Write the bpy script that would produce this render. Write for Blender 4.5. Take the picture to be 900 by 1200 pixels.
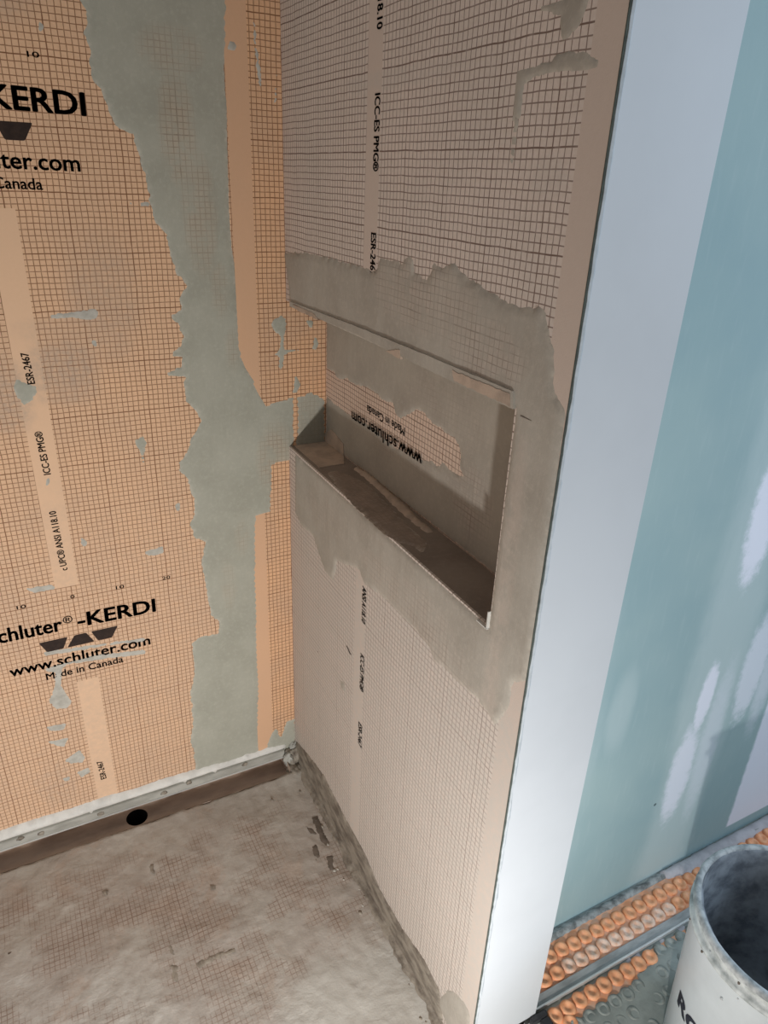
import bpy, bmesh, math, random
import numpy as np
from mathutils import Matrix, Vector, noise
from mathutils.geometry import delaunay_2d_cdt

for o in list(bpy.data.objects):
    bpy.data.objects.remove(o, do_unlink=True)
scene = bpy.context.scene
COL = scene.collection

# ------------------------------------------------------------------ camera
# world: x along the back wall, y into it, z up; metres; origin = shower corner at floor level
CAM_ROT = [[0.886156, 0.166027, -0.432623], [-0.461846, 0.392517, -0.79538], [0.037757, 0.904636, 0.42451]]
CAM_LOC = [-0.53524, -1.45161, 1.49293]
FOCAL_PX = 832.0
cd = bpy.data.cameras.new('camera')
cam = bpy.data.objects.new('camera', cd); COL.objects.link(cam)
m = Matrix(CAM_ROT).to_4x4(); m.translation = Vector(CAM_LOC)
cam.matrix_world = m
cd.sensor_fit = 'VERTICAL'; cd.sensor_height = 24.0; cd.lens = 24.0 * FOCAL_PX / 1200.0
cd.clip_start = 0.02; cd.clip_end = 50
scene.camera = cam

# ------------------------------------------------------------------ light
world = bpy.data.worlds.new('room_light'); scene.world = world; world.use_nodes = True
bg = world.node_tree.nodes['Background']
bg.inputs[0].default_value = (1.0, 0.985, 0.97, 1); bg.inputs[1].default_value = 0.245
# the flood lamp standing on the floor below the camera, turned towards the shower corner
ld = bpy.data.lights.new('work_light', 'AREA'); ld.shape = 'DISK'; ld.size = 0.05; ld.energy = 17.5; ld.color = (1.0, 0.985, 0.965)
lo = bpy.data.objects.new('work_light', ld); COL.objects.link(lo); lo.location = (-0.48, -1.59, 0.43)
lo.rotation_euler = Vector((math.cos(math.radians(106)), math.sin(math.radians(106)), -0.20)).to_track_quat('-Z', 'Y').to_euler()
# cool light from the bathroom side, to the right of the partition
wd = bpy.data.lights.new('bathroom_light', 'AREA'); wd.shape = 'RECTANGLE'; wd.size = 0.7; wd.size_y = 0.9; wd.energy = 25; wd.color = (0.62, 0.80, 1.0)
wo = bpy.data.objects.new('bathroom_light', wd); COL.objects.link(wo); wo.location = (1.7, -2.0, 1.9)
wo.rotation_euler = (Vector((0.15, -0.88, 1.2)) - wo.location).to_track_quat('-Z', 'Y').to_euler()
vs = scene.view_settings
vs.view_transform = 'Standard'; vs.look = 'None'; vs.gamma = 1.0; vs.use_curve_mapping = False; vs.exposure = 0.0

# ------------------------------------------------------------------ dimensions
NICHE_D = 0.0912; SILL = 0.931; HEAD = 1.255; JAMB = -0.79
END = -0.88; THICK = 0.152; RIGHT_Y = -0.755; OUT_Z = 0.05
TOP = 2.5

DATA = {
  'A_band': [(-0.36, 2.42), (-0.345, 2.2), (-0.37, 2.02), (-0.3279, 1.8013), (-0.3388, 1.7672), (-0.3369, 1.7339), (-0.3319, 1.7232), (-0.3303, 1.7061), (-0.3392, 1.6877), (-0.3304, 1.665), (-0.3368, 1.6464), (-0.3368, 1.6258), (-0.3225, 1.611), (-0.3196, 1.5899), (-0.311, 1.5701), (-0.3055, 1.5575), (-0.2784, 1.546), (-0.2735, 1.5236), (-0.2676, 1.4967), (-0.2615, 1.4692), (-0.2598, 1.4409), (-0.2574, 1.4194), (-0.2529, 1.402), (-0.2345, 1.3828), (-0.2325, 1.3526), (-0.2258, 1.3186), (-0.2039, 1.288), (-0.2204, 1.2677), (-0.2188, 1.2465), (-0.243, 1.2344), (-0.2278, 1.2189), (-0.2216, 1.1935), (-0.2229, 1.1766), (-0.2583, 1.1568), (-0.2251, 1.151), (-0.2283, 1.1321), (-0.2686, 1.118), (-0.2215, 1.1105), (-0.2262, 1.0949), (-0.2255, 1.0605), (-0.2092, 1.0423), (-0.1969, 1.0148), (-0.2094, 0.9917), (-0.2215, 0.976), (-0.2269, 0.9536), (-0.2489, 0.9275), (-0.2504, 0.9101), (-0.2357, 0.888), (-0.2335, 0.8695), (-0.2251, 0.8333), (-0.2274, 0.8024), (-0.239, 0.775), (-0.2283, 0.7406), (-0.2059, 0.7272), (-0.2089, 0.7124), (-0.2209, 0.6816), (-0.2151, 0.6232), (-0.2111, 0.5634), (-0.2074, 0.5263), (-0.1898, 0.5092), (-0.1941, 0.4731), (-0.2378, 0.4758), (-0.2574, 0.4617), (-0.2569, 0.4136), (-0.2605, 0.3658), (-0.2731, 0.3119), (-0.273, 0.2301), (-0.2842, 0.1696), (-0.2789, 0.1242), (-0.2817, 0.0573), (-0.1023, 0.033), (-0.1038, 0.1191), (-0.0949, 0.2891), (-0.0953, 0.3976), (-0.0915, 0.5495), (-0.088, 0.6913), (-0.0829, 0.7669), (-0.0472, 0.7735), (-0.0395, 0.8908), (0.0145, 0.8935), (0.0151, 1.0498), (-0.0171, 1.0433), (-0.0509, 1.0351), (-0.0636, 1.0594), (-0.0757, 1.0925), (-0.0932, 1.1215), (-0.1025, 1.1583), (-0.1036, 1.2451), (-0.1064, 1.3277), (-0.1098, 1.3597), (-0.1115, 1.4216), (-0.1063, 1.6011), (-0.1075, 1.6609), (-0.1003, 1.7065), (-0.097, 1.7628), (-0.0929, 1.8349), (-0.103, 2.42)],
  'A_film': [(-0.0396, 0.8887), (0.0124, 0.8917), (0.0089, 0.5491), (-0.0052, 0.5275), (-0.0089, 0.6746), (-0.0134, 0.7673), (-0.0295, 0.8035), (-0.0435, 0.8276)],
  'A_base': [(-0.1, 0.0289), (-0.0678, 0.1111), (-0.0527, 0.1234), (-0.0412, 0.0886), (-0.0253, 0.1341), (0.0023, 0.1388), (0.0028, 0.0148)],
  'A_niche': [(0.0161, 1.0497), (0.0559, 1.0557), (0.0704, 1.0484), (0.0893, 1.0366), (0.0915, 1.0122), (0.0918, 0.9252), (0.0149, 0.9145)],
  'A_smears': [[(-0.4572, 1.2472), (-0.4239, 1.2488), (-0.406, 1.2511), (-0.3788, 1.2546), (-0.3706, 1.2481), (-0.375, 1.2373), (-0.3895, 1.2302), (-0.4037, 1.2355), (-0.4254, 1.2381), (-0.4543, 1.2379)], [(-0.3912, 1.1938), (-0.3815, 1.198), (-0.3805, 1.1818), (-0.3913, 1.1809)], [(-0.3338, 0.9886), (-0.3157, 0.9992), (-0.3107, 0.9819), (-0.3141, 0.9655), (-0.3184, 0.9566), (-0.3181, 0.9261), (-0.3217, 0.9247), (-0.3265, 0.9615), (-0.332, 0.9735)], [(-0.3432, 0.7325), (-0.3006, 0.7362), (-0.2985, 0.7185), (-0.3229, 0.7152), (-0.3405, 0.7233)], [(-0.5864, 0.6966), (-0.5345, 0.6963), (-0.5267, 0.6818), (-0.5694, 0.682)], [(-0.5788, 0.535), (-0.3604, 0.5091), (-0.3578, 0.4964), (-0.45, 0.5121), (-0.5264, 0.5167), (-0.5724, 0.5217)], [(-0.577, 0.491), (-0.4812, 0.4957), (-0.3637, 0.4764), (-0.3651, 0.4623), (-0.436, 0.4746), (-0.5308, 0.4855), (-0.5461, 0.4764), (-0.5458, 0.4669), (-0.552, 0.4357), (-0.5426, 0.401), (-0.5363, 0.3815), (-0.551, 0.367), (-0.5715, 0.3745), (-0.5859, 0.3968), (-0.5738, 0.4191), (-0.5644, 0.447), (-0.5608, 0.4718), (-0.58, 0.4827)], [(-0.6042, 0.3345), (-0.5546, 0.3282), (-0.5646, 0.3092), (-0.5907, 0.3167)], [(-0.6035, 0.2912), (-0.5569, 0.2856), (-0.5698, 0.2595), (-0.593, 0.2767)], [(-0.5769, 0.2228), (-0.5386, 0.2416), (-0.5309, 0.2143), (-0.5387, 0.1987), (-0.5642, 0.2068)], [(-0.5898, 0.1718), (-0.5691, 0.1709), (-0.5709, 0.158), (-0.5845, 0.1558)], [(-0.5569, 0.1766), (-0.5276, 0.1804), (-0.526, 0.1631), (-0.5467, 0.1528)], [(-0.5267, 1.1396), (-0.5217, 1.1264), (-0.4985, 1.1178), (-0.4977, 1.1046), (-0.5088, 1.0892), (-0.5244, 1.0826), (-0.5339, 1.0951), (-0.5375, 1.1165)], [(-0.3007, 1.4358), (-0.2554, 1.4396), (-0.2578, 1.4309), (-0.2833, 1.4319)], [(-0.2659, 0.8343), (-0.2547, 0.8364), (-0.2544, 0.8178), (-0.266, 0.8116)], [(-0.4659, 0.7953), (-0.4496, 0.7799), (-0.4563, 0.7671), (-0.4659, 0.7711)], [(-0.5109, 0.9295), (-0.5022, 0.9355), (-0.5028, 0.9209), (-0.5103, 0.9129)], [(-0.4061, 1.6977), (-0.398, 1.702), (-0.3976, 1.6884), (-0.4063, 1.6807)], [(-0.4422, 1.2219), (-0.4385, 1.2279), (-0.4388, 1.2155)]],
  'A_streaks': [[(-0.0538, 1.7368), (-0.0459, 1.739), (-0.0443, 1.6994), (-0.0366, 1.6471), (-0.042, 1.6331), (-0.0464, 1.6463), (-0.0526, 1.692)], [(-0.0112, 1.6695), (-0.0081, 1.663), (-0.0093, 1.6177), (-0.018, 1.6088)], [(-0.0972, 1.7068), (-0.079, 1.6998), (-0.0859, 1.6862), (-0.1014, 1.6873)]],
  'A_smears2': [[(-0.0314, 1.2161), (-0.012, 1.227), (0.0006, 1.2185), (0.0001, 1.1945), (-0.0067, 1.1787), (-0.0051, 1.154), (0.0324, 1.1536), (0.03, 1.1475), (-0.0055, 1.1395), (-0.0082, 1.1168), (-0.0173, 1.1048), (-0.0235, 1.1179), (-0.0187, 1.1343), (-0.0293, 1.1433), (-0.0181, 1.159), (-0.0154, 1.1792), (-0.0299, 1.1941), (-0.0346, 1.2083)], [(0.0594, 1.1789), (0.073, 1.174), (0.0752, 1.1529), (0.0661, 1.143), (0.057, 1.1499)], [(0.0397, 1.2126), (0.0618, 1.2136), (0.0617, 1.1911), (0.0484, 1.196)], [(0.0135, 1.0895), (0.0226, 1.0973), (0.0313, 1.0706), (0.0219, 1.0496), (0.0106, 1.0551)]],
  'B_skim': [(0.0056, 1.3488), (-0.1113, 1.3608), (-0.2174, 1.3631), (-0.3008, 1.3626), (-0.3727, 1.3631), (-0.4063, 1.3605), (-0.4165, 1.3819), (-0.4613, 1.384), (-0.4908, 1.3811), (-0.5072, 1.3958), (-0.5227, 1.3904), (-0.5294, 1.3749), (-0.5638, 1.3676), (-0.5741, 1.3779), (-0.5767, 1.3927), (-0.6014, 1.3899), (-0.6319, 1.3986), (-0.6431, 1.3914), (-0.666, 1.3847), (-0.6918, 1.3787), (-0.7183, 1.3732), (-0.749, 1.3668), (-0.7789, 1.3656), (-0.8094, 1.3685), (-0.8225, 1.3697), (-0.8291, 1.3524), (-0.8399, 1.3357), (-0.8502, 1.3144), (-0.8532, 1.2939), (-0.8638, 1.2782), (-0.8787, 1.2688), (-0.88, 1.1686), (-0.8805, 1.0296), (-0.8805, 0.9003), (-0.8536, 0.875), (-0.8534, 0.8349), (-0.8324, 0.7826), (-0.8121, 0.7886), (-0.7845, 0.796), (-0.7504, 0.7931), (-0.7174, 0.7872), (-0.6893, 0.7891), (-0.6615, 0.78), (-0.6457, 0.7967), (-0.597, 0.8031), (-0.5462, 0.7999), (-0.5143, 0.8006), (-0.4712, 0.7993), (-0.4006, 0.786), (-0.3731, 0.8037), (-0.2724, 0.7693), (-0.256, 0.711), (-0.2147, 0.7121), (-0.1814, 0.7334), (-0.1425, 0.77), (-0.0809, 0.7609), (-0.0327, 0.7746), (-0.0391, 0.926), (-0.79, 0.9288), (-0.7918, 1.2479), (-0.0283, 1.2472)],
  'B_low': [(-0.768, 0.0402), (-0.7953, 0.1136), (-0.8124, 0.1393), (-0.8444, 0.1549), (-0.8669, 0.1522), (-0.8829, 0.0698), (-0.8443, 0.0039)],
  'B_smears': [[(-0.725, 1.6041), (-0.7808, 1.6073), (-0.7888, 1.613), (-0.8263, 1.6119), (-0.8454, 1.6051), (-0.8602, 1.5949), (-0.8305, 1.5934), (-0.7923, 1.5967), (-0.7532, 1.5947), (-0.7412, 1.5894), (-0.7402, 1.5568), (-0.7251, 1.5558), (-0.7243, 1.5923)], [(-0.7421, 1.6563), (-0.7817, 1.6576), (-0.8292, 1.6597), (-0.8229, 1.6422), (-0.8181, 1.6321), (-0.8076, 1.6251), (-0.7999, 1.6204), (-0.7895, 1.6272), (-0.7861, 1.6431), (-0.7637, 1.6504)], [(-0.7282, 1.5474), (-0.7288, 1.5606), (-0.7365, 1.5602), (-0.7379, 1.5405), (-0.7346, 1.5135), (-0.7283, 1.5135)], [(-0.2932, 0.4799), (-0.3202, 0.49), (-0.3255, 0.4658), (-0.3031, 0.4586)], [(-0.394, 0.401), (-0.4066, 0.402), (-0.399, 0.386)]],
  'B_marks': [[(-0.3167, 0.592), (-0.3296, 0.596), (-0.3555, 0.5848), (-0.3431, 0.5786)], [(-0.2674, 0.5981), (-0.281, 0.5978), (-0.2857, 0.5919)], [(-0.1602, 0.4749), (-0.1759, 0.4731), (-0.1707, 0.4646)], [(-0.4267, 0.6079), (-0.4383, 0.6055), (-0.4311, 0.5984)]],
  'B_lip': [(-0.0338, 1.2583), (-0.3819, 1.2657), (-0.6228, 1.2671), (-0.7863, 1.2676), (-0.7919, 1.2468), (-0.6693, 1.2463), (-0.5282, 1.2485), (-0.3498, 1.2526), (-0.0333, 1.248)],
  'B_lip_light': [[(-0.0531, 1.2561), (-0.1696, 1.2552), (-0.1862, 1.247), (-0.081, 1.2472)], [(-0.6543, 1.2614), (-0.7836, 1.2637), (-0.7865, 1.2485), (-0.7096, 1.2486), (-0.6605, 1.2488)], [(-0.4594, 1.2467), (-0.5059, 1.2579), (-0.51, 1.2444), (-0.4681, 1.2459)]],
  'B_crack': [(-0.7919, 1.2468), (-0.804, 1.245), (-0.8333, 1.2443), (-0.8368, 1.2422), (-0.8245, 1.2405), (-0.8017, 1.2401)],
  'B_base': [(-0.0092, 0.0615), (-0.08, 0.0853), (-0.1462, 0.1015), (-0.2084, 0.1139), (-0.3187, 0.099), (-0.3912, 0.0971), (-0.455, 0.0908), (-0.5207, 0.0665), (-0.6229, 0.0673), (-0.7126, 0.0886), (-0.7723, 0.0791), (-0.7976, 0.0097), (-0.7358, -0.0176), (-0.5054, -0.0121), (-0.3167, -0.0027), (-0.0901, -0.0139), (-0.0068, 0.0028)],
  'N_hole': [(-0.0037, 1.1026), (-0.0416, 1.1063), (-0.0672, 1.0941), (-0.1096, 1.1072), (-0.145, 1.1035), (-0.184, 1.1109), (-0.2216, 1.1134), (-0.2579, 1.1111), (-0.2833, 1.1062), (-0.3167, 1.1108), (-0.3275, 1.0955), (-0.3511, 1.091), (-0.3806, 1.1088), (-0.4087, 1.1257), (-0.4378, 1.1235), (-0.4589, 1.1149), (-0.4858, 1.1169), (-0.5017, 1.1114), (-0.5274, 1.1114), (-0.5465, 1.1034), (-0.5525, 1.087), (-0.5522, 1.0703), (-0.5654, 1.0585), (-0.5501, 1.0561), (-0.5211, 1.0537), (-0.5024, 1.0629), (-0.4913, 1.048), (-0.4593, 1.0488), (-0.4275, 1.0374), (-0.393, 1.0345), (-0.3384, 1.0298), (-0.2893, 1.0328), (-0.2477, 1.0401), (-0.1937, 1.0376), (-0.1541, 1.0328), (-0.1123, 1.0341), (-0.0494, 1.0361), (-0.0042, 1.0429)],
  'N_corner': [(-0.0112, 0.9458), (-0.0449, 0.971), (-0.0779, 0.9654), (-0.1055, 0.9605), (-0.1069, 0.9207), (-0.0116, 0.9016)],
  'S_corner': [(0.0296, -0.1163), (0.0778, -0.1357), (0.0693, -0.1542), (0.014, -0.1532)],
  'S_ridge': [(0.0845, -0.1693), (0.0914, -0.1846), (0.095, -0.2343), (0.0927, -0.3013), (0.0912, -0.3939), (0.0833, -0.4382), (0.0824, -0.5002), (0.0703, -0.5203), (0.0644, -0.4925), (0.0647, -0.4486), (0.0651, -0.4022), (0.0683, -0.3644), (0.0759, -0.2723), (0.0767, -0.215), (0.0771, -0.1849)],
  'S_beige': [(0.0157, -0.1782), (0.0386, -0.1778), (0.0536, -0.2055), (0.0641, -0.2505), (0.0668, -0.2906), (0.0597, -0.3806), (0.056, -0.4266), (0.0513, -0.4868), (0.0507, -0.5363), (0.0225, -0.5707), (0.0182, -0.5381), (0.0047, -0.5204), (-0.0047, -0.4797), (-0.003, -0.3542), (0.0047, -0.254)],
  'F_dark': [[(-0.0391, -0.2225), (-0.0251, -0.2232), (-0.0299, -0.268), (-0.0289, -0.3192), (-0.0414, -0.3268), (-0.0467, -0.2967), (-0.0453, -0.249)], [(-0.0647, -0.2396), (-0.0531, -0.2568), (-0.0475, -0.2766), (-0.0619, -0.2669)], [(-0.0724, -0.3037), (-0.0591, -0.2991), (-0.063, -0.3245), (-0.0705, -0.3423), (-0.0798, -0.3325)], [(-0.0528, -0.3428), (-0.0351, -0.3487), (-0.0513, -0.3854), (-0.0613, -0.3831)], [(-0.7433, -0.2727), (-0.722, -0.2628), (-0.7208, -0.2716), (-0.7403, -0.2781)], [(-0.4451, -0.3985), (-0.4346, -0.3995), (-0.4315, -0.4256), (-0.4364, -0.4313), (-0.4443, -0.4193)], [(-0.4459, -0.4425), (-0.4348, -0.4479), (-0.4396, -0.4842), (-0.4489, -0.4796)], [(-0.5473, -0.2066), (-0.5349, -0.2102), (-0.5386, -0.2227), (-0.5474, -0.2207)], [(-0.3253, -0.3), (-0.3107, -0.3046), (-0.3154, -0.3145), (-0.3265, -0.3115)], [(-0.4409, -0.184), (-0.4292, -0.1845), (-0.433, -0.2132), (-0.4392, -0.2052)], [(-0.4008, -0.4607), (-0.379, -0.4594), (-0.3505, -0.4612), (-0.3178, -0.4691), (-0.3183, -0.477), (-0.365, -0.4743), (-0.3989, -0.4812)]],
  'F_pale': [[(-0.246, -0.5603), (-0.1853, -0.5504), (-0.0719, -0.5644), (-0.0175, -0.5803), (0.0097, -0.646), (0.0151, -0.708), (0.0126, -0.7625), (-0.0087, -0.8128), (-0.3024, -0.6673), (-0.2993, -0.6085)]],
  'F_light': [(-0.2285, -0.5881), (-0.0881, -0.5981), (-0.0405, -0.6996), (-0.176, -0.7045)],
  'G': [(0.6059, 0.9472), (0.5884, 0.8897), (0.609, 0.558), (0.5949, 0.3791), (0.5674, 0.2796), (0.3813, 0.6779), (0.5712, 0.7551), (0.7946, 0.5389)],
}

random.seed(4)

# ------------------------------------------------------------------ helpers
def sh(r, g, b):
    def c(v):
        v /= 255.0
        return v / 12.92 if v <= 0.04045 else ((v + 0.055) / 1.055) ** 2.4
    return (c(r), c(g), c(b), 1.0)

def link(name, mesh, mat=None, parent=None, smooth=False):
    o = bpy.data.objects.new(name, mesh); COL.objects.link(o)
    if mat: mesh.materials.append(mat)
    if parent: o.parent = parent
    if smooth: mesh.polygons.foreach_set('use_smooth', [True] * len(mesh.polygons))
    return o

def tag(o, label=None, cat=None, group=None, kind=None):
    for k, v in (('label', label), ('category', cat), ('group', group), ('kind', kind)):
        if v: o[k] = v
    return o

def boxes(name, lst, mat, parent=None, bevel=0.0):
    bm = bmesh.new()
    for (x0, x1, y0, y1, z0, z1) in lst:
        g = bmesh.ops.create_cube(bm, size=1.0)
        for v in g['verts']:
            v.co = Vector(((x0 + x1) / 2 + v.co.x * (x1 - x0), (y0 + y1) / 2 + v.co.y * (y1 - y0), (z0 + z1) / 2 + v.co.z * (z1 - z0)))
    if bevel:
        bmesh.ops.bevel(bm, geom=bm.edges[:], offset=bevel, segments=2, affect='EDGES')
    me = bpy.data.meshes.new(name); bm.to_mesh(me); bm.free()
    return link(name, me, mat, parent)

# planes: (u, v, height above the surface) -> world
PL = {
    'back':   lambda u, v, h: (u, -h, v),
    'part':   lambda u, v, h: (-h, u, v),
    'niche':  lambda u, v, h: (NICHE_D - h, u, v),
    'sill':   lambda u, v, h: (u, v, SILL + h),
    'floor':  lambda u, v, h: (u, v, h),
    'right':  lambda u, v, h: (u, RIGHT_Y - h, v),
}
NRM = {'back': Vector((0, -1, 0)), 'part': Vector((-1, 0, 0)), 'niche': Vector((-1, 0, 0)), 'sill': Vector((0, 0, 1)), 'floor': Vector((0, 0, 1)), 'right': Vector((0, -1, 0))}

def rough(poly, step, jit, rnd, calm=None):
    """subdivide an outline and wobble it, as torn mortar edges are"""
    out = []
    n = len(poly)
    for i in range(n):
        a = np.array(poly[i]); b = np.array(poly[(i + 1) % n]); L = np.linalg.norm(b - a)
        k = max(1, int(L / step)); nrm = np.array([-(b - a)[1], (b - a)[0]]) / max(L, 1e-6)
        for j in range(k):
            p = a + (b - a) * j / k
            w = noise.noise(Vector((p[0] * 80, p[1] * 80, rnd))) + 0.7 * noise.noise(Vector((p[0] * 230, p[1] * 230, rnd))) + 0.5 * noise.noise(Vector((p[0] * 520, p[1] * 520, rnd)))
            out.append(tuple(p + nrm * w * jit * (0.2 if calm and calm(p) else 1.0)))
    return out

def inside(poly, pts):
    P = np.array(poly); x, y = pts[:, 0], pts[:, 1]; r = np.zeros(len(pts), bool)
    j = len(P) - 1
    for i in range(len(P)):
        xi, yi = P[i]; xj, yj = P[j]
        c = ((yi > y) != (yj > y)) & (x < (xj - xi) * (y - yi) / (yj - yi + 1e-12) + xi)
        r ^= c; j = i
    return r

def edge_dist(polys, pts):
    d = np.full(len(pts), 1e9)
    for poly in polys:
        P = np.array(poly); Q = np.roll(P, -1, 0)
        for a, b in zip(P, Q):
            ab = b - a; t = np.clip(((pts - a) @ ab) / (ab @ ab + 1e-12), 0, 1)
            d = np.minimum(d, np.linalg.norm(pts - (a + t[:, None] * ab), axis=1))
    return d

def patch(name, plane, poly, mat, parent, thick=0.0018, step=0.0035, jit=0.0022, cell=0.009, thin=(), holes=(), ramp=0.007, relief=0.0006, seed=0.0, base=-0.0003, stretch=(1.0, 0.35), calm=None):
    """a coat of mortar (or similar) lying on a surface, with a torn outline and real thickness"""
    outer = rough(poly, step, jit, seed, calm); hs = [rough(h, step, jit, seed + 3) for h in holes]
    P = np.array(outer); lo_, hi_ = P.min(0), P.max(0)
    rows = int((hi_[1] - lo_[1]) / (cell * 0.866)) + 1; pts = []
    for r in range(rows):
        vv = lo_[1] + (r + .5) * cell * 0.866
        for c in range(int((hi_[0] - lo_[0]) / cell) + 1):
            pts.append((lo_[0] + (c + (0.5 if r % 2 else 0.0)) * cell, vv))
    pts = np.array(pts) if pts else np.zeros((0, 2))
    if len(pts):
        k = inside(outer, pts)
        for h in hs: k &= ~inside(h, pts)
        pts = pts[k]
    if len(pts):
        pts = pts[edge_dist([outer] + hs, pts) > cell * 0.35]
    verts = [Vector(p) for p in outer]; edges = [(i, (i + 1) % len(outer)) for i in range(len(outer))]
    for h in hs:
        o0 = len(verts); verts += [Vector(p) for p in h]; edges += [(o0 + i, o0 + (i + 1) % len(h)) for i in range(len(h))]
    verts += [Vector(p) for p in pts]
    vo, eo, fo, *_ = delaunay_2d_cdt(verts, edges, [], 0, 1e-6)
    V = np.array([tuple(v) for v in vo]); T = np.array([f for f in fo if len(f) == 3])
    cen = V[T].mean(1); k = inside(outer, cen)
    for h in hs: k &= ~inside(h, cen)
    T = T[k]
    d = edge_dist([outer] + hs, V)
    s = np.clip(d / ramp, 0, 1); s = np.sqrt(np.clip(1 - (1 - s) ** 2, 0, 1))
    co = []; th = []
    for (u, v), si in zip(V, s):
        n = noise.noise(Vector((u * 26 * stretch[0], v * 26 * stretch[1], seed))) + 0.5 * noise.noise(Vector((u * 75 * stretch[0], v * 75 * stretch[1], seed + 9)))
        co.append(PL[plane](u, v, base + si * (thick + relief * n)))
        t = 0.0
        for (cu, cv, ru, rv, am) in thin:
            q = ((u - cu) / ru) ** 2 + ((v - cv) / rv) ** 2
            t = max(t, am * max(0.0, 1 - q) ** 0.6 if q < 1 else 0)
        th.append(t)
    me = bpy.data.meshes.new(name)
    me.from_pydata(co, [], [tuple(int(i) for i in t) for t in T]); me.update()
    if len(me.polygons):
        nsum = sum((p.normal * p.area for p in me.polygons), Vector())
        if nsum.dot(NRM[plane]) < 0: me.flip_normals()
    at = me.attributes.new('thin', 'FLOAT', 'POINT'); at.data.foreach_set('value', th)
    at = me.attributes.new('rim', 'FLOAT', 'POINT'); at.data.foreach_set('value', np.clip(1 - d / 0.0075, 0, 1).tolist())
    return link(name, me, mat, parent, smooth=True)

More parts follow.
